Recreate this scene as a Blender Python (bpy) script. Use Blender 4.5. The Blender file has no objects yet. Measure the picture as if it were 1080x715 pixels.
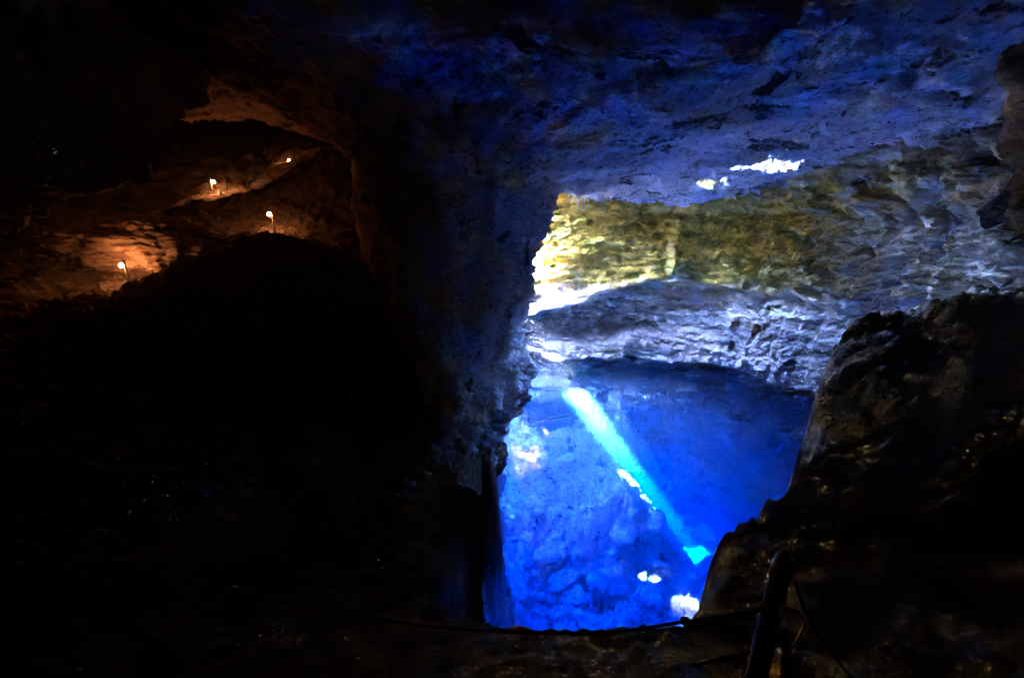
import bpy, math
import numpy as np
from mathutils import Vector

# ------------------------------------------------------------------ camera, sky, sun, exposure
sc = bpy.context.scene
COL = sc.collection
CAM_Z = 11.0
PITCH = math.radians(17.0)
cd = bpy.data.cameras.new("camera")
cd.sensor_width = 36.0
cd.lens = 15.0
cd.clip_start = 0.05
cd.clip_end = 2000.0
cam = bpy.data.objects.new("camera", cd)
cam.location = (0, 0, CAM_Z)
cam.rotation_euler = (math.pi / 2 - PITCH, 0, 0)
COL.objects.link(cam)
sc.camera = cam

SUN_TRAVEL = Vector((9.45, 0.9, -13.2)).normalized()
TO_SUN = -SUN_TRAVEL
SUN_EL = math.asin(TO_SUN.z)
SUN_ROT = math.atan2(TO_SUN.x, TO_SUN.y)
world = bpy.data.worlds.new("World")
sc.world = world
world.use_nodes = True
wn = world.node_tree
sky = wn.nodes.new("ShaderNodeTexSky")
sky.sky_type = 'NISHITA'
sky.sun_disc = False
sky.sun_elevation = SUN_EL
sky.sun_rotation = SUN_ROT
sky.air_density = 1.0
sky.dust_density = 1.0
sky.ozone_density = 8.0
bg = wn.nodes["Background"]
bg.inputs[1].default_value = 0.12
wn.links.new(sky.outputs[0], bg.inputs[0])

sd = bpy.data.lights.new("sun", 'SUN')
sd.energy = 5.0
sd.angle = math.radians(0.5)
sd.color = (1.0, 0.95, 0.86)
sun = bpy.data.objects.new("sun", sd)
sun.rotation_euler = SUN_TRAVEL.to_track_quat('-Z', 'Y').to_euler()
sun.location = (-30, 36, 60)
COL.objects.link(sun)

sc.view_settings.view_transform = 'Standard'
sc.view_settings.look = 'None'
sc.view_settings.gamma = 1.0
sc.view_settings.use_curve_mapping = False
sc.view_settings.exposure = 11.15
sc.view_settings.use_white_balance = True
sc.view_settings.white_balance_temperature = 5200
sc.view_settings.white_balance_tint = 20.0
cy = sc.cycles
cy.use_denoising = True
cy.max_bounces = 10
cy.diffuse_bounces = 6
cy.glossy_bounces = 3
cy.transparent_max_bounces = 12
cy.volume_bounces = 1
cy.caustics_reflective = False
cy.caustics_refractive = False
cy.sample_clamp_indirect = 0.05
cy.use_adaptive_sampling = False
cy.light_sampling_threshold = 0.0


def sky_portal(loc, sx, sy, rot=(0, 0, 0)):
    """marks a real opening to the sky so that its daylight is sampled well; gives off no light"""
    l = bpy.data.lights.new("sky_portal", 'AREA')
    l.shape = 'RECTANGLE'
    l.size, l.size_y = sx, sy
    l.cycles.is_portal = True
    o = bpy.data.objects.new("sky_portal", l)
    o.location = loc
    o.rotation_euler = rot
    COL.objects.link(o)


# ------------------------------------------------------------------ noise
_rs = np.random.RandomState(11)
_perm = _rs.permutation(1024).astype(np.int32)
_perm = np.concatenate([_perm, _perm, _perm])
_g = _rs.normal(size=(1024, 3)).astype(np.float32)
_g /= np.linalg.norm(_g, axis=1, keepdims=True)


def gnoise(p):
    """gradient noise, about -1..1"""
    p = np.asarray(p, np.float32)
    i = np.floor(p).astype(np.int32)
    f = p - i
    u = f * f * f * (f * (f * 6 - 15) + 10)
    i &= 1023
    out = 0
    for dx in (0, 1):
        wx = u[:, 0] if dx else 1 - u[:, 0]
        a = _perm[(i[:, 0] + dx) & 1023]
        for dy in (0, 1):
            wy = u[:, 1] if dy else 1 - u[:, 1]
            b = _perm[(a + i[:, 1] + dy) & 1023]
            for dz in (0, 1):
                wz = u[:, 2] if dz else 1 - u[:, 2]
                g = _g[_perm[(b + i[:, 2] + dz) & 1023]]
                d = g[:, 0] * (f[:, 0] - dx) + g[:, 1] * (f[:, 1] - dy) + g[:, 2] * (f[:, 2] - dz)
                out = out + wx * wy * wz * d
    return out * 1.5


def fbm(p, octaves=5, gain=0.5, lac=2.03, ridged=False):
    p = np.asarray(p, np.float32)
    a, s, o = 1.0, 0.0, 0.0
    for k in range(octaves):
        n = gnoise(p + 17.3 * k)
        if ridged:
            n = 1 - 2 * np.abs(n)
        o = o + a * n
        s += a
        a *= gain
        p = p * lac
    return o / s


def cells(p, seed=0):
    """distance to nearest and second nearest scattered point (cellular noise)"""
    p = np.asarray(p, np.float32)
    i = np.floor(p).astype(np.int32)
    d1 = np.full(len(p), 9.0, np.float32)
    d2 = np.full(len(p), 9.0, np.float32)
    for dx in (-1, 0, 1):
        for dy in (-1, 0, 1):
            for dz in (-1, 0, 1):
                j = i + np.array([dx, dy, dz], np.int32)
                h = _perm[(_perm[(_perm[(j[:, 0] + seed) & 1023] + j[:, 1]) & 1023] + j[:, 2]) & 1023]
                c = j + 0.5 + 0.42 * _g[h]
                d = np.sqrt(((p - c) ** 2).sum(1))
                m = d < d1
                d2 = np.where(m, d1, np.minimum(d2, d))
                d1 = np.where(m, d, d1)
    return d1, d2


def blocks(p, seed=0):
    """broken-rock facets: every cell gets its own level and its own tilted face, about -1..1"""
    p = np.asarray(p, np.float32)
    p = p + 0.22 * np.column_stack([gnoise(p * 1.7 + 5), gnoise(p * 1.7 + 25), gnoise(p * 1.7 + 45)])
    i = np.floor(p).astype(np.int32)
    d1 = np.full(len(p), 9.0, np.float32)
    val = np.zeros(len(p), np.float32)
    for dx in (-1, 0, 1):
        for dy in (-1, 0, 1):
            for dz in (-1, 0, 1):
                j = i + np.array([dx, dy, dz], np.int32)
                h = _perm[(_perm[(_perm[(j[:, 0] + seed) & 1023] + j[:, 1]) & 1023] + j[:, 2]) & 1023]
                g = _g[h]
                e = p - (j + 0.5 + 0.42 * g)
                d = (e ** 2).sum(1)
                m = d < d1
                t = _g[(h * 7 + 13) & 1023]
                val = np.where(m, 0.5 * ((h % 101) / 50.0 - 1) + 0.9 * (e * t).sum(1), val)
                d1 = np.where(m, d, d1)
    return val


def crag(p, size=1.6, octaves=3, seed=0, gain=0.55):
    o = 0
    a = 1.0
    p = np.asarray(p, np.float32) / size
    for k in range(octaves):
        o = o + a * blocks(p + 31.7 * k, seed + 11 * k)
        p = p * 2.3
        a *= gain
    return o


def sstep(a, b, x):
    t = np.clip((x - a) / (b - a), 0, 1)
    return t * t * (3 - 2 * t)


def rbf(points, xy, smooth=0.02):
    """thin-plate surface through (x, y, z) control points"""
    P = np.array(points, np.float64)
    n = len(P)

    def phi(r2):
        return np.where(r2 > 1e-9, 0.5 * r2 * np.log(np.maximum(r2, 1e-9)), 0)
    d2 = ((P[:, None, :2] - P[None, :, :2]) ** 2).sum(2)
    A = np.zeros((n + 3, n + 3))
    A[:n, :n] = phi(d2) + smooth * np.eye(n)
    A[:n, n] = 1
    A[:n, n + 1:] = P[:, :2]
    A[n:, :n] = A[:n, n:].T
    w = np.linalg.solve(A, np.concatenate([P[:, 2], [0, 0, 0]]))
    out = w[n] + xy @ w[n + 1:]
    for k in range(n):
        out = out + w[k] * phi(((xy - P[k, :2]) ** 2).sum(1))
    return out


def poly_sd(poly, xy):
    """signed distance to a closed polygon in plan, positive inside"""
    P = np.array(poly, np.float64)
    Q = np.roll(P, -1, 0)
    d = np.full(len(xy), 1e9)
    ins = np.zeros(len(xy), bool)
    for a, b in zip(P, Q):
        e = b - a
        w = xy - a
        t = np.clip((w @ e) / (e @ e), 0, 1)
        d = np.minimum(d, ((w - t[:, None] * e) ** 2).sum(1))
        c = ((a[1] > xy[:, 1]) != (b[1] > xy[:, 1]))
        xi = a[0] + (xy[:, 1] - a[1]) / (b[1] - a[1] + 1e-12) * e[0]
        ins ^= c & (xy[:, 0] < xi)
    return np.where(ins, 1, -1) * np.sqrt(d)


# ------------------------------------------------------------------ mesh helpers
def make_mesh(name, verts, faces, mat, parent=None, smooth=True):
    verts = np.ascontiguousarray(verts, np.float32)
    faces = np.ascontiguousarray(faces, np.int32)
    k = faces.shape[1]
    me = bpy.data.meshes.new(name)
    me.vertices.add(len(verts))
    me.vertices.foreach_set("co", verts.ravel())
    me.loops.add(faces.size)
    me.loops.foreach_set("vertex_index", faces.ravel())
    me.polygons.add(len(faces))
    me.polygons.foreach_set("loop_start", np.arange(0, faces.size, k, dtype=np.int32))
    me.polygons.foreach_set("use_smooth", np.full(len(faces), smooth))
    me.materials.append(mat)
    me.update(calc_edges=True)
    me.validate()
    o = bpy.data.objects.new(name, me)
    COL.objects.link(o)
    if parent is not None:
        o.parent = parent
    return o


def grid_faces(nu, nv, wrap_u=False, keep=None):
    iu = np.arange(nu if wrap_u else nu - 1)
    iv = np.arange(nv - 1)
    U, V = np.meshgrid(iu, iv, indexing='ij')
    U2 = (U + 1) % nu
    f = np.stack([U * nv + V, U2 * nv + V, U2 * nv + V + 1, U * nv + V + 1], -1).reshape(-1, 4)
    if keep is not None:
        f = f[keep]
    return f


def tube(path, rad, n=8, rough=0.0, twist=0.0, cap=True, flat=1.0):
    """tube with quads along a 3-D path; radius number or list"""
    P = np.array(path, np.float64)
    m = len(P)
    R = np.full(m, rad) if np.isscalar(rad) else np.array(rad)
    T = np.gradient(P, axis=0)
    T /= np.linalg.norm(T, axis=1, keepdims=True)
    ref = np.array([0, 0, 1.0]) if abs(T[0, 2]) < 0.9 else np.array([1.0, 0, 0])
    V = []
    for i in range(m):
        a = np.cross(T[i], ref)
        a /= np.linalg.norm(a)
        b = np.cross(a, T[i])
        ang = np.linspace(0, 2 * math.pi, n, endpoint=False) + twist * i
        rr = R[i] * (1 + 0.12 * (np.cos(3 * ang) if twist else 0 * ang))
        V.append(P[i] + (np.cos(ang) * rr)[:, None] * a + (np.sin(ang) * rr * flat)[:, None] * b)
    V = np.array(V)
    V = V.reshape(-1, 3)
    if rough:
        V = V + (rough * fbm(V * 9, 3))[:, None] * (V - np.repeat(P, n, 0)) / np.repeat(np.maximum(R, 1e-4), n)[:, None]
    F = []
    for i in range(m - 1):
        for j in range(n):
            k = (j + 1) % n
            F.append((i * n + j, i * n + k, (i + 1) * n + k, (i + 1) * n + j))
    if cap:
        c0 = len(V)
        V = np.vstack([V, P[0], P[-1]])
        for j in range(0, n, 2):
            F.append((c0, (j + 2) % n, j + 1, j))
            e = (m - 1) * n
            F.append((c0 + 1, e + j, e + j + 1, e + (j + 2) % n))
    return V, np.array(F)


def join_parts(parts):
    V, F, k = [], [], 0
    for v, f in parts:
        V.append(v)
        F.append(np.array(f) + k)
        k += len(v)
    return np.vstack(V), np.vstack(F)


def sphere_grid(nu, nv):
    u = np.linspace(0, 2 * math.pi, nu, endpoint=False)
    v = np.linspace(0.001, math.pi - 0.001, nv)
    U, Vv = np.meshgrid(u, v, indexing='ij')
    return np.stack([np.sin(Vv) * np.cos(U), np.sin(Vv) * np.sin(U), np.cos(Vv)], -1).reshape(-1, 3)


def rock_blob(center, radii, seed=0.0, nu=96, nv=64, amp=0.35, freq=1.3, square=0.8, strata=0.0, rotz=0.0, tilt=0.0, craggy=0.10):
    d = sphere_grid(nu, nv)
    e = np.sign(d) * np.abs(d) ** square
    e /= np.maximum(np.linalg.norm(e, axis=1, keepdims=True), 1e-6) ** 0.6
    r = 1 + amp * fbm(d * freq + seed, 3) + amp * 0.45 * fbm(d * freq * 3.1 + seed + 9, 4, ridged=True)
    c1, c2 = cells(d * 1.9 + seed)
    r += amp * 0.45 * np.minimum(c2 - c1, 0.3)
    v = e * r[:, None] * np.array(radii)
    v += d * (craggy * min(radii) * crag(v / min(radii) + seed, 0.8, 3))[:, None]
    if strata:
        nrm = v / np.maximum(np.linalg.norm(v, axis=1, keepdims=True), 1e-6)
        v = v + nrm * (strata * gnoise(np.stack([v[:, 0] * .3, v[:, 1] * .3, v[:, 2] * 3.0 + seed], 1)))[:, None]
    if tilt:
        ct, st = math.cos(tilt), math.sin(tilt)
        v = v @ np.array([[ct, 0, -st], [0, 1, 0], [st, 0, ct]])
    c, s = math.cos(rotz), math.sin(rotz)
    v = v @ np.array([[c, s, 0], [-s, c, 0], [0, 0, 1]])
    return v + np.array(center), grid_faces(nu, nv, wrap_u=True)


def tag(o, label=None, cat=None, group=None, kind=None):
    if label: o["label"] = label
    if cat: o["category"] = cat
    if group: o["group"] = group
    if kind: o["kind"] = kind
    return o


def empty(name, loc):
    o = bpy.data.objects.new(name, None)
    o.empty_display_size = 0.2
    o.location = loc
    COL.objects.link(o)
    return o


def at(px, py, y):
    """a point y metres ahead on the sight line of photograph pixel (px, py)"""
    c, s = math.cos(PITCH), math.sin(PITCH)
    X, Y = px - 540.0, py - 357.5
    f = 450.0
    fw = f * c - Y * s
    dn = f * s + Y * c
    return np.array([X / fw * y, y, CAM_Z - dn / fw * y])


# ------------------------------------------------------------------ materials
class NT:
    def __init__(self, name):
        self.m = bpy.data.materials.new(name)
        self.m.use_nodes = True
        self.t = self.m.node_tree
        self.b = self.t.nodes["Principled BSDF"]
        self.out = self.t.nodes["Material Output"]
        self.co = self.n("ShaderNodeTexCoord").outputs["Object"]

    def n(self, typ, **kw):
        nd = self.t.nodes.new(typ)
        for k, v in kw.items():
            setattr(nd, k, v)
        return nd

    def l(self, a, b):
        self.t.links.new(a, b)

    def mapped(self, scale, loc=(0, 0, 0)):
        mp = self.n("ShaderNodeMapping")
        mp.inputs["Scale"].default_value = scale
        mp.inputs["Location"].default_value = loc
        self.l(self.co, mp.inputs[0])
        return mp.outputs[0]

    def noise(self, vec, scale=1.0, detail=6, rough=0.6, dist=0.0):
        nd = self.n("ShaderNodeTexNoise")
        nd.inputs["Scale"].default_value = scale
        nd.inputs["Detail"].default_value = detail
        nd.inputs["Roughness"].default_value = rough
        nd.inputs["Distortion"].default_value = dist
        self.l(vec, nd.inputs["Vector"])
        return nd.outputs[0]

    def ramp(self, fac, stops):
        r = self.n("ShaderNodeValToRGB")
        e = r.color_ramp.elements
        while len(e) < len(stops):
            e.new(0.5)
        for k, (p, c) in enumerate(stops):
            e[k].position = p
            e[k].color = c if len(c) == 4 else (*c, 1)
        self.l(fac, r.inputs[0])
        return r.outputs[0]

    def mix(self, fac, a, b, mode='MIX'):
        m = self.n("ShaderNodeMix", data_type='RGBA', blend_type=mode)
        if isinstance(fac, (int, float)):
            m.inputs[0].default_value = fac
        else:
            self.l(fac, m.inputs[0])
        for k, c in ((6, a), (7, b)):
            if isinstance(c, tuple):
                m.inputs[k].default_value = (*c, 1)
            else:
                self.l(c, m.inputs[k])
        return m.outputs[2]

    def math(self, op, a, b=0.0, clamp=False):
        m = self.n("ShaderNodeMath", operation=op, use_clamp=clamp)
        for k, c in ((0, a), (1, b)):
            if isinstance(c, (int, float)):
                m.inputs[k].default_value = c
            else:
                self.l(c, m.inputs[k])
        return m.outputs[0]

    def bump(self, h, strength=0.6, dist=0.1, prev=None):
        b = self.n("ShaderNodeBump")
        b.inputs["Strength"].default_value = strength
        b.inputs["Distance"].default_value = dist
        self.l(h, b.inputs["Height"])
        if prev is not None:
            self.l(prev, b.inputs["Normal"])
        return b.outputs[0]


def rock_material(name, c0, c1, stain=(0.06, 0.05, 0.05), stain_lo=0.52, stain_hi=0.60, stain_scale=(0.5, 0.5, 1.4),
                  layered=3.0, algae=False, big_stain=False, rough=0.85, ochre=0.25):
    t = NT(name)
    n1 = t.noise(t.mapped((0.6, 0.6, layered)), 1.0, 8, 0.62, 0.4)
    base = t.ramp(n1, [(0.3, c0), (0.7, c1)])
    n2 = t.noise(t.mapped((0.25, 0.25, 0.4), (7, 3, 1)), 1.0, 6, 0.6)
    base = t.mix(t.math('MULTIPLY', t.ramp(n2, [(0.5, (0, 0, 0)), (0.72, (1, 1, 1))]), ochre, True), base, (0.36, 0.22, 0.10))
    n3 = t.noise(t.mapped(stain_scale, (2, 5, 9)), 1.0, 9, 0.68, 0.6)
    base = t.mix(t.ramp(n3, [(stain_lo, (0, 0, 0)), (stain_hi, (0.9, 0.9, 0.9))]), base, stain)
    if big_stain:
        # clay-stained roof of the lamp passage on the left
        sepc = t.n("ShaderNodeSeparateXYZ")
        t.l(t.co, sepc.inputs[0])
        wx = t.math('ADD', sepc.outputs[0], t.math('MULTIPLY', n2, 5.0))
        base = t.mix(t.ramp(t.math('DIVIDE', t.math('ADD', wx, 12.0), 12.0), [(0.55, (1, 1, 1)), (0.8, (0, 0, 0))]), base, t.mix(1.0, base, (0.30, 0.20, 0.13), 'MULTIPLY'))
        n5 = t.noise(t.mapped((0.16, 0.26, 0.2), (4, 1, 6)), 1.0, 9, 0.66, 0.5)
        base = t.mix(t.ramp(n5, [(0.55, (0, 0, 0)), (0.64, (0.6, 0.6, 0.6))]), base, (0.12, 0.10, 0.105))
    if algae:
        # shade painted into the colour: lower wall darkened up to a ragged line
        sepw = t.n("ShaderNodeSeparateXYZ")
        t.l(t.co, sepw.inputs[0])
        shade_z = t.math('ADD', sepw.outputs[2], t.math('MULTIPLY', t.noise(t.mapped((0.4, 0.4, 2.5), (6, 2, 2)), 1.0, 7, 0.65), 3.0))
        base = t.mix(t.ramp(t.math('DIVIDE', shade_z, 10.0), [(0.50, (1, 1, 1)), (0.62, (0, 0, 0))]), base, t.mix(1.0, base, (0.27, 0.28, 0.33), 'MULTIPLY'))
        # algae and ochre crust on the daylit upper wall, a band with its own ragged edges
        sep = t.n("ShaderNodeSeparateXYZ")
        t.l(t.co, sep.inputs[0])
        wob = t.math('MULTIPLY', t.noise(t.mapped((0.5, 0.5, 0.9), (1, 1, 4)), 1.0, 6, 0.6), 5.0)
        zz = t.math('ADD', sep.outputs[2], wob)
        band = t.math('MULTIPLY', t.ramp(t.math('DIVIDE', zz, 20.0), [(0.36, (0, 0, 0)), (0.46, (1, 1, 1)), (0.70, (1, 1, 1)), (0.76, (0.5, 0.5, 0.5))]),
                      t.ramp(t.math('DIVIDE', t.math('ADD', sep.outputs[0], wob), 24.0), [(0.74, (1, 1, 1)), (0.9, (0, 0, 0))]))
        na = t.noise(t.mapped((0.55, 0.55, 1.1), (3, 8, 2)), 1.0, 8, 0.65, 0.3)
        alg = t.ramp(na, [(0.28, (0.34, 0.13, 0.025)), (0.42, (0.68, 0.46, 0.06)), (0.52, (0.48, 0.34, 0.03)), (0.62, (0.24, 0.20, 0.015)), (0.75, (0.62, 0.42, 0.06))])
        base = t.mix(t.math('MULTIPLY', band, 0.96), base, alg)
    # fine mottling, pits and hairline cracks
    n6 = t.noise(t.mapped((4.0, 4.0, 6.0), (9, 2, 7)), 1.0, 10, 0.78, 0.2)
    base = t.mix(1.0, base, t.ramp(n6, [(0.34, (0.55, 0.53, 0.53)), (0.47, (1.0, 1.0, 1.0)), (0.66, (1.2, 1.18, 1.15))]), 'MULTIPLY')
    n7 = t.noise(t.mapped((0.9, 0.9, 1.5), (5, 8, 3)), 1.0, 7, 0.6, 1.2)
    ck = t.ramp(t.math('ABSOLUTE', t.math('SUBTRACT', n7, 0.5)), [(0.0, (0.25, 0.24, 0.25)), (0.014, (1, 1, 1))])
    base = t.mix(1.0, base, ck, 'MULTIPLY')
    vo = t.n("ShaderNodeTexVoronoi")
    vo.inputs["Scale"].default_value = 1.0
    t.l(t.mapped((2.6, 2.6, 3.6)), vo.inputs["Vector"])
    pit = t.ramp(t.math('ADD', vo.outputs["Distance"], t.math('MULTIPLY', n6, 0.35)), [(0.23, (0.2, 0.18, 0.18)), (0.30, (1, 1, 1))])
    base = t.mix(1.0, base, pit, 'MULTIPLY')
    t.l(base, t.b.inputs["Base Color"])
    t.b.inputs["Roughness"].default_value = rough
    t.b.inputs["Specular IOR Level"].default_value = 0.12
    h1 = t.noise(t.mapped((1.3, 1.3, 3.5)), 1.0, 10, 0.65, 0.3)
    nb = t.bump(h1, 0.8, 0.35)
    h2 = t.noise(t.mapped((5, 5, 9)), 1.0, 8, 0.6)
    nb = t.bump(h2, 0.6, 0.06, nb)
    t.l(nb, t.b.inputs["Normal"])
    return t.m


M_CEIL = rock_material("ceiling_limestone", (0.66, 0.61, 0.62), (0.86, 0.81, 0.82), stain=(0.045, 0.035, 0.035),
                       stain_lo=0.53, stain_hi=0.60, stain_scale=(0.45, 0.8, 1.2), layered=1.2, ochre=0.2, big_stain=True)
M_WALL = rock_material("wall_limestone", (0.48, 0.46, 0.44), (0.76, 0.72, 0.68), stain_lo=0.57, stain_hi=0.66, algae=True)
M_PILLAR = rock_material("pillar_limestone", (0.58, 0.54, 0.54), (0.84, 0.79, 0.78), stain_lo=0.56, stain_hi=0.64,
                         stain_scale=(0.7, 0.7, 0.5), layered=0.8)
M_BROWN = rock_material("clay_rock", (0.10, 0.065, 0.04), (0.22, 0.15, 0.10), stain=(0.05, 0.035, 0.025), layered=1.6, ochre=0.5)
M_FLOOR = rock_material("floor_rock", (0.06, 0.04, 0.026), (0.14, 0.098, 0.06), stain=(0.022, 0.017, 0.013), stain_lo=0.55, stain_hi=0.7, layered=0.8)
M_BED = rock_material("pool_bed_limestone", (0.52, 0.50, 0.49), (0.82, 0.79, 0.77), stain=(0.05, 0.045, 0.045),
                      stain_lo=0.54, stain_hi=0.62, stain_scale=(0.8, 0.8, 1.1), layered=0.7, ochre=0.1)
M_PATH = rock_material("path_clay", (0.28, 0.19, 0.12), (0.46, 0.33, 0.22), stain=(0.16, 0.1, 0.06), layered=0.6, ochre=0.5)


def simple_material(name, c0, c1, scale=(30, 30, 30), rough=0.7, metal=0.0, bump=0.4):
    t = NT(name)
    n = t.noise(t.mapped(scale), 1.0, 6, 0.6)
    t.l(t.ramp(n, [(0.3, c0), (0.7, c1)]), t.b.inputs["Base Color"])
    t.b.inputs["Roughness"].default_value = rough
    t.b.inputs["Metallic"].default_value = metal
    t.l(t.bump(n, bump, 0.01), t.b.inputs["Normal"])
    return t.m


M_WOOD = simple_material("weathered_wood", (0.022, 0.014, 0.010), (0.07, 0.045, 0.03), (22, 22, 2.5), 0.55, 0, 0.8)
M_ROPE = simple_material("dark_rope", (0.012, 0.010, 0.009), (0.035, 0.03, 0.025), (60, 60, 60), 0.8)
M_IRON = simple_material("dark_iron", (0.03, 0.03, 0.03), (0.08, 0.06, 0.05), (40, 40, 40), 0.5, 0.6)
M_PALE = simple_material("pale_stick", (0.45, 0.40, 0.30), (0.6, 0.55, 0.45), (30, 30, 4), 0.6)


def bulb_material():
    t = NT("lit_bulb")
    t.b.inputs["Base Color"].default_value = (1, 0.9, 0.7, 1)
    t.b.inputs["Emission Color"].default_value = (1.0, 0.62, 0.26, 1)
    t.b.inputs["Emission Strength"].default_value = 0.06
    return t.m


M_BULB = bulb_material()


def water_material():
    t = NT("pool_water")
    t.t.nodes.remove(t.b)
    fr = t.n("ShaderNodeFresnel")
    fr.inputs["IOR"].default_value = 1.333
    tr = t.n("ShaderNodeBsdfTransparent")
    gl = t.n("ShaderNodeBsdfGlossy")
    gl.inputs["Roughness"].default_value = 0.0
    h = t.noise(t.mapped((1.1, 1.1, 1.1)), 1.0, 4, 0.5)
    nb = t.bump(h, 0.05, 0.05)
    t.l(nb, gl.inputs["Normal"])
    mx = t.n("ShaderNodeMixShader")
    t.l(fr.outputs[0], mx.inputs[0])
    t.l(tr.outputs[0], mx.inputs[1])
    t.l(gl.outputs[0], mx.inputs[2])
    t.l(mx.outputs[0], t.out.inputs["Surface"])
    ab = t.n("ShaderNodeVolumeAbsorption")
    ab.inputs["Color"].default_value = WATER_ABS
    ab.inputs["Density"].default_value = WATER_ABS_D
    s_ = t.n("ShaderNodeVolumeScatter")
    s_.inputs["Color"].default_value = (0.18, 0.6, 1.0, 1)
    s_.inputs["Density"].default_value = WATER_SCAT_D
    s_.inputs["Anisotropy"].default_value = 0.0
    ad = t.n("ShaderNodeAddShader")
    t.l(ab.outputs[0], ad.inputs[0])
    t.l(s_.outputs[0], ad.inputs[1])
    t.l(ad.outputs[0], t.out.inputs["Volume"])
    return t.m


WATER_ABS = (0.27, 0.455, 0.925, 1)     # absorption = density * (1 - colour)
WATER_ABS_D = 0.21
WATER_SCAT_D = 0.017
M_WATER = water_material()


# ------------------------------------------------------------------ cave ceiling (one dome that closes the cave, with its real openings)
def axis(parts):
    out = [parts[0][0]]
    for a, b, st in parts:
        n = max(1, int(round((b - a) / st)))
        out += list(a + (b - a) * (np.arange(1, n + 1) / n))
    return np.array(out)


FOOT = [(-36, -12), (27, -12), (28.5, 14), (26, 22), (22.5, 28.5), (16, 33), (10, 34.2), (3, 34.4), (2, 39), (-6, 43), (-36, 43)]
CEIL = [(6, 28.5, 11.7), (11, 28.5, 11.6), (15, 26.5, 11.9), (2, 27, 12.2), (1.5, 20, 12.1), (6, 21, 12.6), (12, 23.2, 11.95), (9, 23.5, 11.95), (12, 19.6, 13.1), (9, 20.2, 12.9), (10.3, 21.6, 12.5),
        (15, 21, 13), (5, 15, 13.3), (10, 14, 14.0), (15, 15, 13.8), (18, 18, 13.2), (19, 12, 13.6), (11, 10, 14.6), (5, 10, 14.0), (0, 10, 13.9), (0, 15, 13.1),
        (-3, 13, 13.6), (-5, 17, 14.0), (-9, 14, 15.4), (-10.5, 20, 15.6), (-13, 20, 16.2), (-11.5, 24, 16), (-7.2, 23.5, 13.4), (-8.3, 28, 13.8), (-9, 33, 14.5), (-5.5, 20.3, 13.3), (-14, 26, 16.2), (-18, 30, 16.5), (-12, 36, 17.5), (-22, 22, 16),
        (-5, 24, 14.5), (-3, 30, 13.8), (-5, 36, 15), (-16, 8, 18), (-24, 10, 17), (-6, 6, 16), (0, 4, 15.5), (8, 4, 16), (16, 4, 15.5), (22, 8, 14),
        (0, -6, 16), (-16, -4, 17), (16, -6, 16), (24, 16, 12)]
cx = axis([(-38, -22, 0.5), (-22, -6, 0.2), (-6, 21, 0.09), (21, 30, 0.4)])
cyy = axis([(-14, 4, 0.5), (4, 9, 0.15), (9, 29, 0.09), (29, 45, 0.3)])
GX, GY = np.meshgrid(cx, cyy, indexing='ij')
xy = np.stack([GX.ravel(), GY.ravel()], 1)
z = rbf(CEIL, xy)
z = np.clip(z, 11.3, 19)
p3 = np.column_stack([xy, z])
warp = fbm(np.column_stack([xy * 0.25, np.zeros(len(xy))]), 3) * 2.0
z = z + 0.65 * fbm(np.column_stack([xy * 0.22 + 3, np.zeros(len(xy))]), 4)
# scaly slabs breaking off along bedding: terraces in the height
slab = fbm(np.column_stack([xy[:, 0] * 0.35 + warp, xy[:, 1] * 0.6, np.full(len(xy), 5.0)]), 5)
z = z + 0.35 * (np.floor(slab * 5) / 5 + 0.2 * slab)
d1, d2 = cells(np.column_stack([xy * 0.8 + warp[:, None] * 0.3, np.zeros(len(xy))]))
z = z + 0.28 * sstep(0.35, 0.1, d1) * sstep(0.0, 0.3, slab)
z = z + 0.10 * fbm(np.column_stack([xy * 2.3, np.zeros(len(xy))]), 4, ridged=True)
z = z + 0.26 * crag(np.column_stack([xy * np.array([0.7, 1.2]), z * 0 + 3.3]), 1.5, 4)
# a long crack running down to the openings
crack = np.abs(xy[:, 0] - (10.8 + 0.12 * (xy[:, 1] - 20) + 0.35 * gnoise(np.column_stack([xy[:, 1:2] * 0.9, xy[:, 1:2] * 0, xy[:, 1:2] * 0]))))
z = z + 0.35 * sstep(0.22, 0.0, crack) * (xy[:, 1] > 11) * (xy[:, 1] < 21)
fd = poly_sd(FOOT, xy)
z = np.where(fd < 1.5, z - 30 * sstep(1.5, -1.5, fd), z)
V = np.column_stack([xy, z])
# openings to the sky
nz2 = 0.45 * fbm(np.column_stack([xy * 1.1, np.full(len(xy), 2.0)]), 3)
MOUTH = [(-6.4, 26.9), (-4, 26.6), (-2, 26.7), (1.9, 26.9), (1.9, 28.8), (-2, 29.3), (-5, 29.4), (-6.2, 28.8)]
SLOT = [(-7.9, 23.4), (-6.9, 22.3), (-5.6, 22.5), (-4.7, 23.6), (-5.4, 24.9), (-7.2, 24.9)]
mouth = np.maximum(poly_sd(MOUTH, xy), poly_sd(SLOT, xy)) + nz2
GASH1 = [(9.9, 20.0), (11.2, 19.5), (12.7, 19.9), (12.8, 21.1), (11.3, 21.5), (10.1, 21.2)]
GASH2 = [(8.4, 22.5), (9.5, 22.2), (10.5, 22.4), (10.7, 23.0), (10.0, 23.2), (8.9, 22.8)]
hole = np.maximum(mouth, np.maximum(poly_sd(GASH1, xy), poly_sd(GASH2, xy)) + nz2 * 0.3)
nu, nv = len(cx), len(cyy)
H = hole.reshape(nu, nv)
cellmax = np.maximum(np.maximum(H[:-1, :-1], H[1:, :-1]), np.maximum(H[:-1, 1:], H[1:, 1:]))
keep = (cellmax <= 0).ravel()
ceiling = tag(make_mesh("cave_ceiling", V, grid_faces(nu, nv, keep=keep), M_CEIL), kind="structure")
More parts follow.
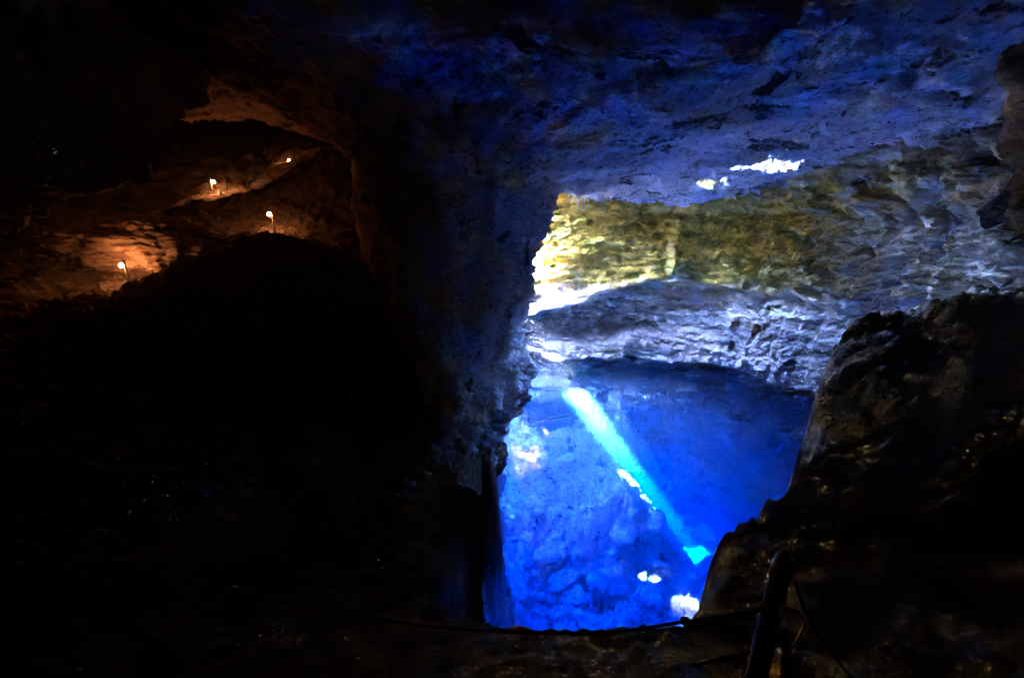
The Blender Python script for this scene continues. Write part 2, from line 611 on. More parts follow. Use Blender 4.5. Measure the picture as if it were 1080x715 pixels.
# the rock over the cave has thickness: its grassy upper surface, with the same openings
rect = [(7, 18.5), (17, 18.5), (17.5, 33), (6, 33)]
thick = 0.05 + 0.95 * sstep(0.5, 3.5, -poly_sd(rect, xy))
Vt = V.copy()
Vt[:, 2] += thick
cellmax2 = np.maximum(cellmax, -9)
keep2 = (cellmax2 <= -0.3).ravel()
M_HILL = rock_material("hillside_turf", (0.05, 0.06, 0.025), (0.12, 0.11, 0.06), layered=0.6)
tag(make_mesh("hillside", Vt, grid_faces(nu, nv, keep=keep2), M_HILL), kind="structure")
sky_portal((-3.2, 26.2, 15.0), 11, 9)
sky_portal((11.9, 21.4, 13.4), 6.0, 4.0)

# ground outside, round the hill the cave lies in, out to the horizon
P_ = np.array(FOOT, float)
seg = np.vstack([P_[k] + (P_[(k + 1) % len(P_)] - P_[k]) * np.linspace(0, 1, 10, endpoint=False)[:, None] for k in range(len(P_))])
c0 = np.array([-4.0, 15.0])
dirs = seg - c0
dist = np.linalg.norm(dirs, axis=1)
rows = []
for k, (f_, z0) in enumerate([(0, 9.0), (6, 6.0), (20, 3.0), (60, 0.0), (200, -3.0), (1500, -8.0)]):
    q_ = seg + dirs / dist[:, None] * f_
    rows.append(np.column_stack([q_, z0 + (0.8 if k else 0) * fbm(np.column_stack([q_ * 0.1, q_[:, :1] * 0]), 3)]))
rows = np.stack(rows, 1).reshape(-1, 3)
M_GROUND = rock_material("outside_ground", (0.04, 0.05, 0.02), (0.09, 0.09, 0.04), layered=0.6)
tag(make_mesh("ground", rows, grid_faces(len(seg), 6, wrap_u=True), M_GROUND), kind="structure")

# ------------------------------------------------------------------ cave wall (one sheet round the pool)
def spline(pts, step):
    P = np.array(pts, float)
    ext = np.vstack([2 * P[0] - P[1], P, 2 * P[-1] - P[-2]])
    out = []
    for i in range(1, len(ext) - 2):
        a, b, c, d = ext[i - 1:i + 3]
        n = max(2, int(np.linalg.norm(c - b) / step))
        t = np.linspace(0, 1, n, endpoint=False)[:, None]
        out.append(0.5 * (2 * b + (c - a) * t + (2 * a - 5 * b + 4 * c - d) * t ** 2 + (-a + 3 * b - 3 * c + d) * t ** 3))
    out.append(P[-1:])
    return np.vstack(out)


WALL = [(-9.8, 34), (-8.5, 37), (-5, 38), (-3, 36), (-1.8, 32), (1.6, 29.2), (6, 28.8), (10.9, 28.9), (14.6, 27), (17.2, 23.5), (19.2, 18.5), (20.3, 12), (21.5, 4), (22, -8)]
W = spline(WALL, 0.07)
T = np.gradient(W, axis=0)
T /= np.linalg.norm(T, axis=1, keepdims=True)
N2 = np.column_stack([T[:, 1], -T[:, 0]])              # towards the cave
zs = axis([(-16, -2, 0.3), (-2, 15.5, 0.07)])
S = np.arange(len(W)) * 0.07
nu, nv = len(W), len(zs)
SS, ZZ = np.meshgrid(S, zs, indexing='ij')
XX = np.repeat(W[:, 0], nv)
YY = np.repeat(W[:, 1], nv)
s_, z_ = SS.ravel(), ZZ.ravel()
p = np.column_stack([XX, YY, z_])
n0 = np.repeat(N2, nv, 0)
right = sstep(13.0, 16.5, XX)                          # where the drip curtains are
ledge = np.interp(XX, [0, 1.5, 6.5, 10, 14, 18], [3.6, 3.8, 5.6, 6.3, 6.2, 6.0]) + 0.35 * gnoise(np.column_stack([XX * 0.7, YY * 0.7, XX * 0]))
off = 0.9 * fbm(p * np.array([0.2, 0.2, 0.15]) + 4, 4)
under = sstep(0.15, -0.6, z_ - ledge)                  # undercut below the ledge, coming forward again to the water
off += -under * (1.7 * (1 - right * 0.3)) + under * 2.0 * sstep(-1.0, -5.0, z_ - ledge) * (1 - right * 0.4)
off += 0.45 * sstep(0.9, 0.0, np.abs(z_ - ledge - 0.15)) * (1 - 0.6 * right)
lay = fbm(np.column_stack([XX * 0.28, YY * 0.28, z_ * 2.2 + 0.4 * gnoise(p * 0.3)]), 5)
off += 0.42 * (np.floor(lay * 6) / 6 * 0.7 + lay * 0.3) * (0.6 + 1.0 * under) * (1 - 0.75 * right)
notch = sstep(0.5, 0.1, np.abs(z_ - 2.55 - 0.05 * (XX - 6) - 0.4 * gnoise(np.column_stack([XX * 0.5, YY * 0.2, XX * 0])))) * sstep(3.0, 5, XX) * sstep(14, 10, XX)
off -= 1.1 * notch * sstep(-0.35, 0.15, gnoise(np.column_stack([XX * 0.6, z_ * 0.6, XX * 0 + 3])))
# pockets weathered into the upper wall
d1, d2 = cells(np.column_stack([XX * 0.95, YY * 0.4, z_ * 1.35]))
pock = sstep(0.34, 0.12, d1) * sstep(-0.05, 0.25, gnoise(p * 0.45 + 2)) * sstep(-0.2, 0.5, z_ - ledge)
off -= 0.75 * pock
# a forward block from x = 10.5 on, then hanging drip columns towards the right
off += 0.9 * sstep(10.2, 10.6, XX + 0.12 * gnoise(np.column_stack([z_, z_ * 0, z_ * 0]))) * sstep(-0.3, 0.6, z_ - ledge - 0.6)
off += 1.1 * sstep(10.5, 11.2, z_ + 0.25 * gnoise(p * 0.8)) * sstep(8.3, 9.3, XX)
colw = fbm(np.column_stack([s_ * 0.85 + 0.12 * gnoise(p * 0.8), z_ * 0.10, s_ * 0]), 4)
curt = sstep(-0.12, 0.2, colw)
brk = sstep(-0.1, 0.3, fbm(np.column_stack([s_ * 0.35, z_ * 0.75, s_ * 0 + 8]), 3))
off += right * (0.75 * curt - 0.45) * (0.3 + 0.7 * brk)
d1, d2 = cells(np.column_stack([s_ * 1.15, s_ * 0, z_ * 0.7]))
off += right * 0.25 * (0.5 - d1)
off -= right * 2.2 * sstep(0.36, 0.14, d1) * sstep(-0.15, 0.1, gnoise(p * 0.5 + 7))
off += right * 0.35 * fbm(p * np.array([1.1, 1.1, 0.8]) + 50, 4, ridged=True)
off += 0.10 * fbm(p * np.array([1.6, 1.6, 3.2]), 4, ridged=True)
off += (0.30 + 0.25 * right) * crag(p * np.array([0.75, 0.75, 1.7]), 1.5, 4) * (1 - 0.85 * np.exp(-((z_ - ledge) / 0.4) ** 2))
off -= 1.6 * sstep(0.75, 0.3, z_ + 0.25 * gnoise(p * 0.8)) * sstep(-2.5, -0.6, z_)      # dark notch at the waterline
off += 1.6 * sstep(10.5, 13.0, z_)                      # leans in to meet the ceiling
V = p + np.column_stack([n0 * off[:, None], 0.18 * fbm(p * 0.9 + 30, 3)])
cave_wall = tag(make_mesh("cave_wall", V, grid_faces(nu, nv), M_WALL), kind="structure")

# ------------------------------------------------------------------ rock pillar in front of the opening
zs = axis([(-14, -1, 0.4), (-1, 16, 0.055)])
nth = 420
th = np.linspace(0, 2 * math.pi, nth, endpoint=False)
TH, ZZ = np.meshgrid(th, zs, indexing='ij')
th_, z_ = TH.ravel(), ZZ.ravel()
right_edge = np.interp(z_, [-14, -2, 0.3, 1.2, 1.9, 3.0, 3.9, 4.6, 5.6, 7.2, 8.6, 10.0, 11.0, 11.9, 12.6, 14, 16],
                       [-0.6, -0.6, -0.5, -0.3, 0.05, 0.55, 0.85, 0.55, 0.3, 0.5, 0.75, 1.0, 1.25, 1.9, 3.2, 6.0, 8.0])
pcx = -2.3
rx_r = right_edge - pcx
rx_l = np.interp(z_, [-14, 0, 4, 8, 12, 14, 16], [3.2, 2.6, 2.0, 1.9, 2.4, 3.4, 4.4])
ry_f = np.interp(z_, [-14, 0, 4, 8, 10.5, 12, 13, 14, 16], [4.6, 4.6, 5.0, 5.6, 6.0, 6.5, 7.0, 8.0, 9.0])
ry_b = np.interp(z_, [-14, 0, 10, 12, 14, 16], [2.2, 2.0, 1.8, 1.6, 1.2, 1.0])
c_, s2 = np.cos(th_), np.sin(th_)
rx = np.where(c_ > 0, rx_r, rx_l)
ry = np.where(s2 < 0, ry_f, ry_b)
ex = np.where((s2 < 0) & (c_ > 0), 1.25, 0.8)
bx = pcx + rx * np.sign(c_) * np.abs(c_) ** ex
by = 18.3 + ry * np.sign(s2) * np.abs(s2) ** ex
p = np.column_stack([bx, by, z_])
out = np.column_stack([c_ / np.maximum(rx, .2), s2 / np.maximum(ry, .2), 0 * c_])
out /= np.linalg.norm(out, axis=1, keepdims=True)
flute = fbm(np.column_stack([p[:, 0] * 0.8 + p[:, 2] * 0.22, p[:, 1] * 0.8, p[:, 2] * 0.25]), 4)
off = 0.55 * flute + 0.28 * fbm(p * np.array([0.9, 0.9, 0.7]) + 8, 5, ridged=True)
d1, d2 = cells(p * np.array([0.7, 0.7, 0.4]))
off += 0.35 * np.minimum(d2 - d1, 0.5)
off -= 0.9 * sstep(0.32, 0.1, d1) * sstep(0.0, 0.25, gnoise(p * 0.4 + 5))
off += 0.42 * crag(p * np.array([1.0, 1.0, 0.8]), 1.3, 4)
off += 0.04 * fbm(p * np.array([4, 4, 2.2]), 4, ridged=True) - 0.35
V = p + out * off[:, None]
pillar = tag(make_mesh("rock_pillar", V, grid_faces(nth, len(zs), wrap_u=True), M_PILLAR), kind="structure")

# wall that runs back from the pillar and parts the lamp-lit passage from the pool
Wp = spline([(-2.6, 18.6), (-5.6, 20.0), (-8.0, 23.5), (-9.8, 30), (-10.2, 35), (-9.5, 40), (-9, 44)], 0.12)
Tp = np.gradient(Wp, axis=0)
Tp /= np.linalg.norm(Tp, axis=1, keepdims=True)
Np = np.column_stack([-Tp[:, 1], Tp[:, 0]])
zs = axis([(-14, 2, 0.5), (2, 15.0, 0.12)])
nv = len(zs)
p = np.column_stack([np.repeat(Wp[:, 0], nv), np.repeat(Wp[:, 1], nv), np.tile(zs, len(Wp))])
off = 0.7 * fbm(p * np.array([0.3, 0.3, 0.4]), 5) + 0.25 * fbm(p * np.array([0.8, 0.8, 1.8]), 4, ridged=True)
V = p.copy()
V[:, :2] += np.repeat(Np, nv, 0) * off[:, None]
tag(make_mesh("rock_partition", V, grid_faces(len(Wp), nv), M_BROWN), kind="structure")

# ------------------------------------------------------------------ cave floor: ledges, slopes and the bed of the pool in one sheet
POOL = [(-0.75, 2.7), (0.2, 2.5), (0.9, 2.45), (1.35, 2.6), (1.75, 2.9), (2.3, 3.7), (2.85, 4.4), (3.7, 5.0), (5.1, 6.0), (6.5, 7.6), (7.5, 9.5), (8.8, 11.0), (10, 12.3), (13, 13.0), (16, 13.6), (21, 14.5),
        (25, 21), (23, 28), (14, 34), (2, 34.2), (-1, 38), (-9, 38.5), (-7.5, 28), (-5.2, 23.5), (-3.5, 20.5), (-2.5, 18.0), (-1.2, 16.0), (-0.8, 14.4), (-2.2, 12.4), (-1.5, 10.2), (-1.9, 8.2), (-1.2, 6.0), (-0.75, 4)]
LAND = [(0, 0, 9.3), (0, -4, 9.6), (-6, -4, 9.6), (6, -4, 9.8), (0, 2.2, 7.98), (1.0, 2.2, 7.98), (-0.7, 2.3, 7.95), (1.7, 2.0, 7.95),
        (2.5, 3.1, 7.6), (3.6, 4.2, 7.3), (5.7, 5.7, 7.15), (7.2, 7.9, 7.1), (8.7, 9.8, 7.35), (10.4, 11.2, 8.0), (13, 12, 8.4), (16, 12.6, 8.8), (20, 13, 9.3),
        (4, 2, 8.2), (7, 4, 8.2), (10, 7, 8.6), (14, 9, 9.2), (20, 8, 10.5), (24, 6, 12), (8, 0, 9.5), (14, 2, 11), (22, -4, 12),
        (-0.6, 4, 7.1), (-1.2, 8, 4.8), (-1.5, 12, 2.6), (-1.7, 14.6, 2.6), (-2.6, 15, 4.6), (-4.2, 16, 6.8), (-2.4, 17, 4.5), (-4.5, 18, 7.0), (-6.3, 18.5, 6.9), (-9.4, 24, 8.2), (-11, 20, 9.4),
        (-13.5, 26, 9.3), (-14, 23.0, 9.2), (-18.6, 28, 11.2), (-16, 31, 12.6), (-13.6, 34, 14.4), (-11.5, 37, 15.6), (-10, 30, 10.5), (-18.4, 20.5, 7.3), (-22, 21, 8), (-19.7, 15, 7.1), (-24, 14, 8.5),
        (-8.7, 8, 6.3), (-3.2, 4, 7.2), (-3.4, 2, 7.95), (-6, 3.2, 7.8), (-12, 5, 8), (-4, 10, 4.8), (-6, 14, 5.4), (-12, 13, 6.2), (-26, 26, 11), (-24, 32, 14), (-30, 8, 11), (-28, -4, 12), (-16, 40, 17)]
fx = axis([(-36, -20, 0.4), (-20, -3, 0.14), (-3, 12, 0.06), (12, 20, 0.1), (20, 30, 0.5)])
fy = axis([(-12, 1.5, 0.4), (1.5, 5, 0.045), (5, 14, 0.065), (14, 29, 0.085), (29, 45, 0.25)])
GX, GY = np.meshgrid(fx, fy, indexing='ij')
xy = np.stack([GX.ravel(), GY.ravel()], 1)
q = np.column_stack([xy, np.zeros(len(xy))])
land = np.clip(rbf(LAND, xy), 0.8, 19)
near = sstep(6, 2.5, np.hypot(xy[:, 0], xy[:, 1]))
land += (0.55 * fbm(q * 0.35 + 3, 5) + 0.28 * fbm(q * 0.9 + 8, 4, ridged=True)) * (1 - 0.75 * near) + 0.05 * fbm(q * 3.2, 4)
land += 0.2 * fbm(q * 2.1 + 2, 3) * near * 0.4
wob = 0.55 * fbm(q * 0.55 + 11, 4) + 0.08 * fbm(q * 2.2 + 5, 3) + 0.14 * crag(q + 70, 1.6, 2)
sdp = poly_sd(POOL, xy)
sdp = sdp + wob * sstep(2.6, 6, xy[:, 1]) + 0.1 * fbm(q * 2.5, 3)
bx_, by_ = xy[:, 0], xy[:, 1]
ramp_ = np.clip(-6.75 - 1.4 * (bx_ - 8.2), -13.6, -6.3 - 1.6 * sstep(7, 3, bx_))
bed = np.where(True, ramp_ + (-10.3 - ramp_) * sstep(22.4, 18.5, by_) , 0) + 0.8 * fbm(q * 0.14 + 21, 3) * sstep(25, 21, by_)
bed += 4.0 * sstep(26.3, 29.2, by_) + 2.5 * sstep(3.0, 0.3, sdp) * sstep(24, 18, by_)
w3 = fbm(q * 0.5 + 31, 3) * 0.8
slabs = fbm(q * 0.55 + w3[:, None] * 0.4 + 40, 5)
bed += 0.75 * np.floor(slabs * 4) / 4 + 0.35 * slabs
bt = (bx_ - 3.75) / 9.45
beam_z = -13.2 * bt
trench = sstep(3.0, 1.8, np.abs(by_ - 24.6 - 0.9 * bt)) * sstep(6.3, 7.3, bx_)
lump = 0.55 * fbm(q * 0.9 + 77, 3)
bed = bed * (1 - trench) + trench * np.clip(np.minimum(bed, beam_z - 1.2 + 0.35 * np.exp(-((bt - 0.6) / 0.12) ** 2) + lump * 1.5), -13.6, 0)
d1, d2 = cells(q * 0.85 + w3[:, None] * 0.35)
bed += 0.5 * np.minimum(d2 - d1, 0.35) - 0.35 * sstep(0.3, 0.1, d1) * sstep(0, 0.2, gnoise(q * 0.4))
bed += 0.16 * fbm(q * 2.1, 4, ridged=True)
m = sstep(0.0, 0.8, sdp)
cr = crag(q * 0.9 + np.column_stack([q[:, 2], q[:, 2], land * 0.5]), 1.2, 4)
land = land + cr * 0.32 * (1 - 0.7 * near)
bed = bed + 0.32 * crag(q + 9, 1.3, 4)
z = land * (1 - m) + bed * m
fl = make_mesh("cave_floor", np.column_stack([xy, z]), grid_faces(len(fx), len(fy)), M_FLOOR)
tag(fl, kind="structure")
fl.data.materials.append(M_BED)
nv = len(fy)
mm = m.reshape(len(fx), nv)
mi = (mm[:-1, :-1] > 0.55).astype(np.int32).ravel()
fl.data.polygons.foreach_set("material_index", mi)


def floor_z(x, y):
    i = int(np.clip(np.searchsorted(fx, x), 1, len(fx) - 1))
    j = int(np.clip(np.searchsorted(fy, y), 1, len(fy) - 1))
    return float(z.reshape(len(fx), nv)[i, j])


# ------------------------------------------------------------------ water
wx0, wx1, wy0, wy1 = -16.0, 25.0, 1.6, 40.0
V = np.array([(wx0, wy0, 0), (wx1, wy0, 0), (wx1, wy1, 0), (wx0, wy1, 0), (wx0, wy0, -15.5), (wx1, wy0, -15.5), (wx1, wy1, -15.5), (wx0, wy1, -15.5)])
F = [(0, 1, 2, 3), (7, 6, 5, 4), (0, 4, 5, 1), (1, 5, 6, 2), (2, 6, 7, 3), (3, 7, 4, 0)]
tag(make_mesh("pool_water", V, np.array(F), M_WATER, smooth=False), kind="structure")

# ------------------------------------------------------------------ hanging rock at upper left, lip overhead
v, f = rock_blob((-18.6, 13.5, 17.0), (8.2, 4.2, 6.3), seed=3.1, nu=260, nv=200, amp=0.22, freq=1.6, strata=0.12)
tag(make_mesh("hanging_rock", v, f, M_PILLAR), kind="structure")

v, f = rock_blob((0.6, 8.0, 15.6), (5.2, 1.6, 1.9), seed=8.2, nu=220, nv=120, amp=0.3, freq=2.0)
tag(make_mesh("ceiling_rock", v, f, M_CEIL), kind="structure")
v, f = rock_blob((14.6, 8.6, 14.2), (4.2, 3.2, 4.6), seed=1.7, nu=220, nv=160, amp=0.24, freq=1.8)
tag(make_mesh("ceiling_rock", v, f, M_BROWN), kind="structure")
c_ = at(135, 262, 22.6)
v, f = rock_blob(c_, (4.4, 1.3, 1.5), seed=6.4, nu=200, nv=120, amp=0.3, freq=2.2, strata=0.18)
tag(make_mesh("rock_outcrop", v, f, M_PATH), kind="structure")

# unseen screen added outside: its gaps let only shafts of sun into the opening
P1 = np.array([3.9, 24.6, 0.0])
ts = np.array(TO_SUN)
ax_u = np.cross(ts, [0, 0, 1.0]); ax_u /= np.linalg.norm(ax_u)
ax_v = np.cross(ax_u, ts)
DIST = 46.0
cen = np.array([-3.2, 28.2, 14.0]) + ts * DIST


def on_sun_screen(pt):
    d = np.array(pt, float) - cen
    return np.array([d @ ax_u, d @ ax_v])


uu = axis([(-15, 15, 0.1)])
U, Vv = np.meshgrid(uu, uu, indexing='ij')
uv = np.stack([U.ravel(), Vv.ravel()], 1)
edge = np.hypot(uv[:, 0], uv[:, 1]) + 1.5 * fbm(np.column_stack([uv * 0.3, uv[:, :1] * 0]), 4)
b_ = on_sun_screen(P1)
jit = 0.25 * fbm(np.column_stack([uv * 1.2, uv[:, :1] * 0 + 3]), 3)
hole_b = np.hypot((uv[:, 0] - b_[0]) / 0.55, (uv[:, 1] - b_[1]) / 0.56) + jit * 1.6
solid = (edge < 13.0) & (hole_b > 1)
# sunlight that reaches the upper wall passes through small gaps in the added screen, fewer towards the right
gapn = _rs.random_sample(len(uv))
P0 = cen + uv[:, :1] * ax_u + uv[:, 1:] * ax_v
tt = (4.0 - P0[:, 2]) / -ts[2]
hx = P0[:, 0] - ts[0] * tt
hy = P0[:, 1] - ts[1] * tt
wy = np.interp(hx, [-6, -3, -1.8, 1.6, 6, 10.9, 14.6], [36, 36, 32, 29.2, 28.8, 28.9, 27.0])
dens = np.interp(hx, [-4, -2, 1.0, 4.0, 5.6], [0.2, 0.2, 0.4, 0.8, 0.0])
gap = (hy > wy - 0.3 + 0.45 * (hx < 3.2)) & (hy < wy + 4) & (hx > -5) & (hx < 14) & (gapn < dens)
solid &= ~gap
Sg = solid.reshape(len(uu), len(uu))
keep = Sg[:-1, :-1].ravel()
base = cen + uv[:, :1] * ax_u + uv[:, 1:] * ax_v
front = base + (0.4 * fbm(base * 0.4, 3))[:, None] * ts
gf = grid_faces(len(uu), len(uu), keep=keep)
v = np.vstack([front, front + ts * 0.5])
f = np.vstack([gf, gf[:, ::-1] + len(front)])
tag(make_mesh("unseen_sun_screen", v, f, M_PILLAR), kind="structure")

for c_, r_, sd_ in [((9.8, 20.6, 18.6), (5.2, 5.2, 3.0), 5.5), ((5.0, 21.0, 15.0), (2.3, 4.0, 1.9), 2.2), ((17.6, 20.0, 15.0), (1.8, 3.6, 1.8), 7.2), ((10.6, 16.2, 16.2), (5.0, 2.2, 1.9), 3.7)]:  # unseen blockers added above the ceiling openings to cut stray sun and sky
    v, f = rock_blob(c_, r_, seed=sd_, amp=0.16)
    tag(make_mesh("unseen_light_blocker", v, f, M_PILLAR), kind="structure")


# ------------------------------------------------------------------ dusty air
def haze_material():
    t = NT("haze_air")
    t.t.nodes.remove(t.b)
    v = t.n("ShaderNodeVolumePrincipled")
    v.inputs["Color"].default_value = (0.9, 0.93, 1.0, 1)
    v.inputs["Density"].default_value = 0.0007
    t.l(v.outputs[0], t.out.inputs["Volume"])
    return t.m


hx0, hx1, hy0, hy1, hz0, hz1 = -70.0, 40.0, -20.0, 60.0, -32.0, 72.0
V = np.array([(hx0, hy0, hz0), (hx1, hy0, hz0), (hx1, hy1, hz0), (hx0, hy1, hz0), (hx0, hy0, hz1), (hx1, hy0, hz1), (hx1, hy1, hz1), (hx0, hy1, hz1)])
F = [(3, 2, 1, 0), (4, 5, 6, 7), (0, 1, 5, 4), (1, 2, 6, 5), (2, 3, 7, 6), (3, 0, 4, 7)]
tag(make_mesh("haze", V, np.array(F), haze_material(), smooth=False), kind="stuff")

# ------------------------------------------------------------------ clay path that climbs past the lamps
pp = spline([(-21.5, 26.0), (-19.6, 27.4), (-17.6, 29.2), (-16.2, 31.5), (-15.0, 33.6), (-13.2, 35.2)], 0.15)
Tq = np.gradient(pp, axis=0)
Tq /= np.linalg.norm(Tq, axis=1, keepdims=True)
rows = []
for a_, t_ in zip(pp, Tq):
    for w0 in np.linspace(-0.75, 0.75, 9):
        x_, y_ = a_[0] - t_[1] * w0, a_[1] + t_[0] * w0
        rows.append((x_, y_, max(floor_z(x_ + ex_, y_ + ey_) for ex_ in (-.15, .15) for ey_ in (-.15, .15)) + 0.06))
rows = np.array(rows)
k_ = rows[:, 2].reshape(-1, 9)
k_[:] = k_.mean(1, keepdims=True) * 0.6 + k_ * 0.4
rows[:, 2] = k_.ravel() + 0.05 * fbm(rows * 2, 3)
tag(make_mesh("footpath", rows, grid_faces(len(pp), 9), M_PATH), kind="structure")

# ------------------------------------------------------------------ path lamps
def path_lamp(loc, post_h, side, watts, label):
    gx, gy, gz = loc
    t = empty("path_lamp", (gx, gy, gz))
    tag(t, label, "lamp", "lit lamps along the cave path")
    v, f = tube([(side * 0.16, 0, -0.3), (side * 0.16, 0, post_h * 0.5), (side * 0.16, 0, post_h + 0.1)], [0.045, 0.04, 0.035], 8)
    make_mesh("post", v, f, M_PALE, t)
    v, f = tube([(side * 0.14, 0, post_h - 0.1), (side * 0.07, 0, post_h - 0.04), (0, 0, post_h - 0.02), (0, 0, post_h - 0.1)], 0.015, 8)
    make_mesh("bracket", v, f, M_IRON, t)
    s = sphere_grid(16, 12) * 0.10
    make_mesh("bulb", s + np.array([0, 0, post_h - 0.18]), grid_faces(16, 12, wrap_u=True), M_BULB, t)
    ld = bpy.data.lights.new("bulb_light", 'POINT')
    ld.energy = watts * 0.04
    ld.color = (1.0, 0.28, 0.035)
    ld.shadow_soft_size = 0.115
    lo = bpy.data.objects.new("bulb_light", ld)
    lo.location = (0, 0, post_h - 0.18)
    lo.parent = t
    COL.objects.link(lo)
    return t


for (px, py, yy, side, watts, lab) in [
        (128, 280, 20.3, 1, 7.0, "lit lamp lowest on the left, in front of a brown rock alcove"),
        (284, 226, 25.5, 1, 7.0, "lit lamp with a pale post on the open clay slope below the path"),
        (225, 192, 28.5, -1, 5.0, "lit lamp at the low end of the glowing clay path"),
        (305, 170, 33.0, 1, 6.0, "small lit lamp highest up, at the far top of the clay path")]:
    q_ = at(px, py, yy)
    gz = floor_z(q_[0], q_[1])
    h = q_[2] + 0.18 - gz
    print("lamp", q_, gz, h)
    path_lamp((q_[0], q_[1], min(gz, q_[2] - 0.5)), max(h, 0.7), side, watts, lab)

# ------------------------------------------------------------------ rope fence on the near ledge
pt, pb = at(829, 580, 2.0), at(797, 715, 2.03)
zs = np.linspace(-0.35, 1, 26)
path = [pb + (pt - pb) * k for k in zs]
rad = np.interp(zs, [-0.35, 0.2, 0.85, 0.95, 1.0], [0.066, 0.060, 0.054, 0.047, 0.022])
v, f = tube(path, rad, 24, rough=0.012)
post = make_mesh("wooden_post", v, f, M_WOOD)
tag(post, "thick dark wooden post holding the rope at the edge of the ledge", "post")


def rope(pts, r, name, label, sag=0.0, cat="rope"):
    P = spline(pts, 0.03)
    v, f = tube(P, r, 10, twist=0.35)
    o = make_mesh(name, v, f, M_ROPE)
    if label: tag(o, label, cat)
    return o


a = at(806, 641, 1.98)
r1 = rope([a, at(765, 649, 2.1), at(723, 655, 2.2), at(672, 663, 2.26), at(625, 667, 2.3), at(540, 666, 2.32), at(440, 658, 2.4), at(340, 640, 2.5), at(270, 625, 2.6), at(150, 597, 2.8), (-4.4, 3.0, 8.32), (-5.9, 3.4, 8.5)],
          0.011, "guard_rope", "dark rope stretched across the pool edge from the wooden post, with a knot")
kn = at(723, 655, 2.2)
v, f = rock_blob((0, 0, 0), (0.032, 0.026, 0.026), seed=2, nu=24, nv=16, amp=0.25)
make_mesh("knot", v + kn, f, M_ROPE, r1)
rope([at(792, 687, 2.0), at(755, 695, 2.02), at(720, 703, 2.06), at(640, 712, 2.1), at(540, 716, 2.15), at(420, 706, 2.2), at(300, 690, 2.3)], 0.010, "guard_rope",
     "lower dark rope running left from the post close above the ledge")
rope([at(838, 612, 1.98), at(850, 645, 1.95), at(866, 672, 1.9), at(884, 697, 1.85), at(915, 735, 1.8)], 0.011, "guard_rope", "dark rope slanting down to the right from the top of the wooden post")
rope([at(826, 640, 2.0), at(840, 645, 1.98), at(850, 655, 1.95), at(842, 672, 1.95), at(832, 690, 1.95), at(825, 730, 1.95)], 0.008, "guard_rope", "thin rope end looped round the slanting rope beside the post")
p2 = [(-5.9, 3.4, 7.3 + 0.1 * k) for k in range(14)]
v, f = tube(p2, 0.07, 20, rough=0.012)
tag(make_mesh("wooden_post", v, f, M_WOOD), "dark wooden post far left where the long rope ends", "post")


# ------------------------------------------------------------------ boulders
def boulder(center, radii, seed, mat, label, nu=110, nv=72, **kw):
    v, f = rock_blob((0, 0, 0), radii, seed=seed, nu=nu, nv=nv, **kw)
    o = make_mesh("boulder", v, f, mat)
    o.location = center
    tag(o, label, "boulder")
    return o


boulder(at(508, 478, 16.6) + np.array([-0.35, 0.3, -0.2]), (1.25, 1.2, 1.25), 4.1, M_BROWN, "rounded brown boulder at the foot of the blue-lit pillar, at the water's edge", amp=0.3)
boulder(at(420, 672, 2.9), (0.42, 0.3, 0.30), 7.7, M_BROWN, "dim brown boulder behind the rope at the left end of the ledge", amp=0.35)
boulder(at(285, 275, 20.5), (1.6, 1.1, 1.1), 9.9, M_BROWN, "dark humped boulder silhouetted below the lamp on the clay slope", amp=0.35)
boulder(at(160, 300, 19.6), (0.5, 0.4, 0.32), 2.9, M_PATH, "small brown boulder lit brightly right under the lowest lamp", amp=0.35)
boulder(at(1068, 398, 9.6), (0.9, 0.8, 1.3), 5.2, M_BROWN, "tall pale brown boulder on the right bank at the edge of view", amp=0.3)
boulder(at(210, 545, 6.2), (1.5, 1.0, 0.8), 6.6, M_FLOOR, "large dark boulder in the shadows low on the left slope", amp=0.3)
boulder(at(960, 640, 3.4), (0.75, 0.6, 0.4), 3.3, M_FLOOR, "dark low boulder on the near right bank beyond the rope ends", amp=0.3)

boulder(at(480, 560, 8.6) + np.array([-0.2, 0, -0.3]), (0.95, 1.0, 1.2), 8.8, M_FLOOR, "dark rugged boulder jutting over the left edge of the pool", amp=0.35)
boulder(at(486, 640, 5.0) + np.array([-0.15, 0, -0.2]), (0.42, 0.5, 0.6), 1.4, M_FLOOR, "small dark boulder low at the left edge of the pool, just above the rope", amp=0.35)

# rubble on the bed of the pool
bases = []
for k in range(6):
    v, f = rock_blob((0, 0, 0), (1, 0.8, 0.5), seed=20 + k * 3.3, nu=48, nv=30, amp=0.4)
    o = make_mesh("rubble_rock", v, f, M_BED)
    bases.append(o)
rr = np.random.RandomState(5)
for k in range(90):
    x_, y_ = rr.uniform(1.5, 13.5), rr.uniform(16.5, 27.5)
    if x_ > 6.3 and 23.0 < y_ < 27:
        y_ -= 5.0
    sc_ = 0.22 + 0.55 * rr.random_sample() ** 2.5
    o = bases[k] if k < 6 else bases[k % 6].copy()
    if k >= 6: COL.objects.link(o)
    o.location = (x_, y_, floor_z(x_, y_) + 0.1 * sc_)
    o.scale = (sc_, sc_, sc_)
    o.rotation_euler = (rr.uniform(-.4, .4), rr.uniform(-.4, .4), rr.uniform(0, 6.28))
    tag(o, "pale broken rock lying under the blue water on the pool bed", "rock", "submerged rocks on the pool bed")

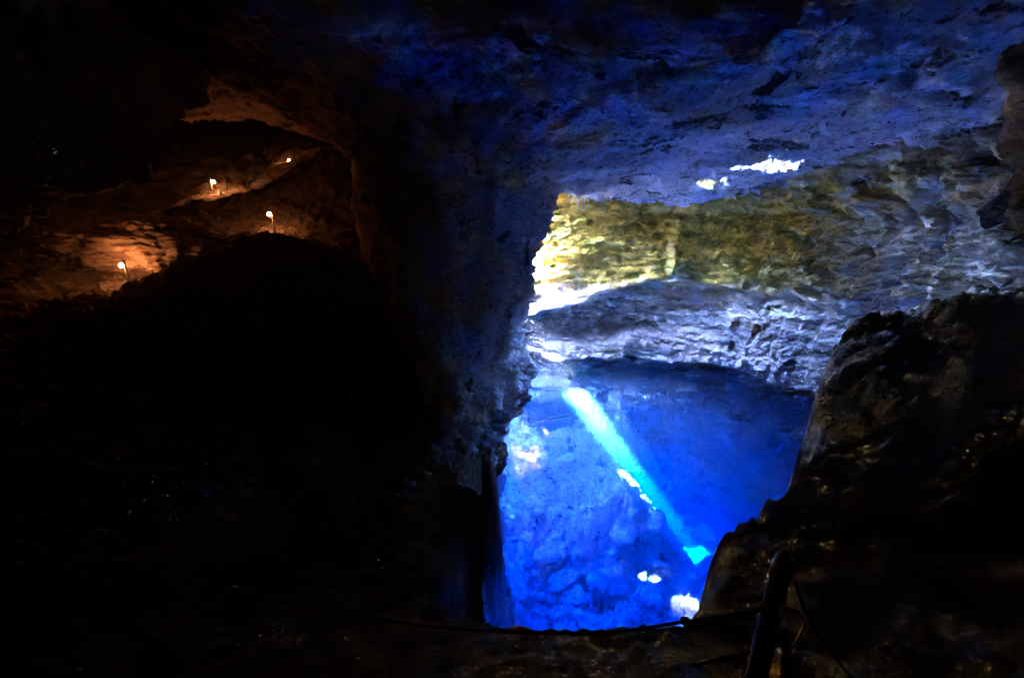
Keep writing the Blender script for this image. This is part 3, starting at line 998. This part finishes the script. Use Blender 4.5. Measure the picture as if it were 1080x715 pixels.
# stalactites
def stalactite(top, length, r0, seed, label, group):
    n = 14
    path = [np.array([0.06 * gnoise(np.array([[k * .3, seed, 0]]))[0], 0.06 * gnoise(np.array([[k * .3, 0, seed]]))[0], -length * k / n]) for k in range(n + 1)]
    path = [np.array([0, 0, 0.5])] + path
    rad = [r0 * 1.5] + [r0 * (1 - 0.85 * (k / n) ** 0.7) * (1 + 0.25 * gnoise(np.array([[k * .8, seed, 1.0]]))[0]) for k in range(n + 1)]
    v, f = tube(path, rad, 14, rough=r0 * 0.5)
    o = make_mesh("stalactite", v, f, M_WALL_PLAIN)
    o.location = top
    tag(o, label, "stalactite", group)


M_WALL_PLAIN = rock_material("drip_limestone", (0.42, 0.38, 0.30), (0.70, 0.64, 0.52), stain_lo=0.56, stain_hi=0.66, layered=0.6, stain_scale=(1.5, 1.5, 0.5))
for k in range(13):
    px = 600 + k * 3.4
    t_ = at(px, 203, 27.9)
    stalactite(t_, 0.45 + 0.75 * rr.random_sample(), 0.07 + 0.07 * rr.random_sample(), k * 1.7, "thin stalactite in the drip fringe along the top of the sunlit wall", "stalactites along the sunlit wall top")

# mooring line on the pool, tied to an iron ring bracket on the pillar foot
b0 = at(551, 427, 19.0)
t = empty("ring_bracket", b0)
tag(t, "dark triangular iron bracket hanging over the water by the pillar foot", "bracket")
v, f = tube([(-0.35, 0, 0.35), (0.0, 0, 0.0), (0.32, 0, -0.62), (-0.32, 0, -0.62), (-0.02, 0, -0.02)], 0.028, 8)
make_mesh("frame", v, f, M_IRON, t)
v, f = tube([(-0.9, 0.1, 0.55), (-0.35, 0, 0.35)], 0.04, 8)
make_mesh("arm", v, f, M_IRON, t)
tag(rope([b0 + np.array([0.3, 0, -0.62]), at(560, 446, 19.3), at(580, 442, 20.2), at(602, 438, 21.2)], 0.03, "mooring_rope", None), "rope running out over the pool from the iron bracket", "rope")

# thin rail posts beside the path
for k, (px, py, yy) in enumerate([(234, 212, 28.2), (241, 209, 28.6), (262, 201, 29.6), (285, 192, 30.8), (312, 180, 32.6), (333, 170, 34.0)]):
    g_ = at(px, py, yy)
    v, f = tube([(0, 0, -0.4), (0, 0, 0.5), (0.02, 0, 0.95)], [0.05, 0.045, 0.04], 8, rough=0.006)
    o = make_mesh("rail_post", v, f, M_WOOD)
    o.location = (g_[0], g_[1], floor_z(g_[0], g_[1]))
    tag(o, "thin dark rail post along the lamp-lit clay path", "post", "rail posts along the clay path")
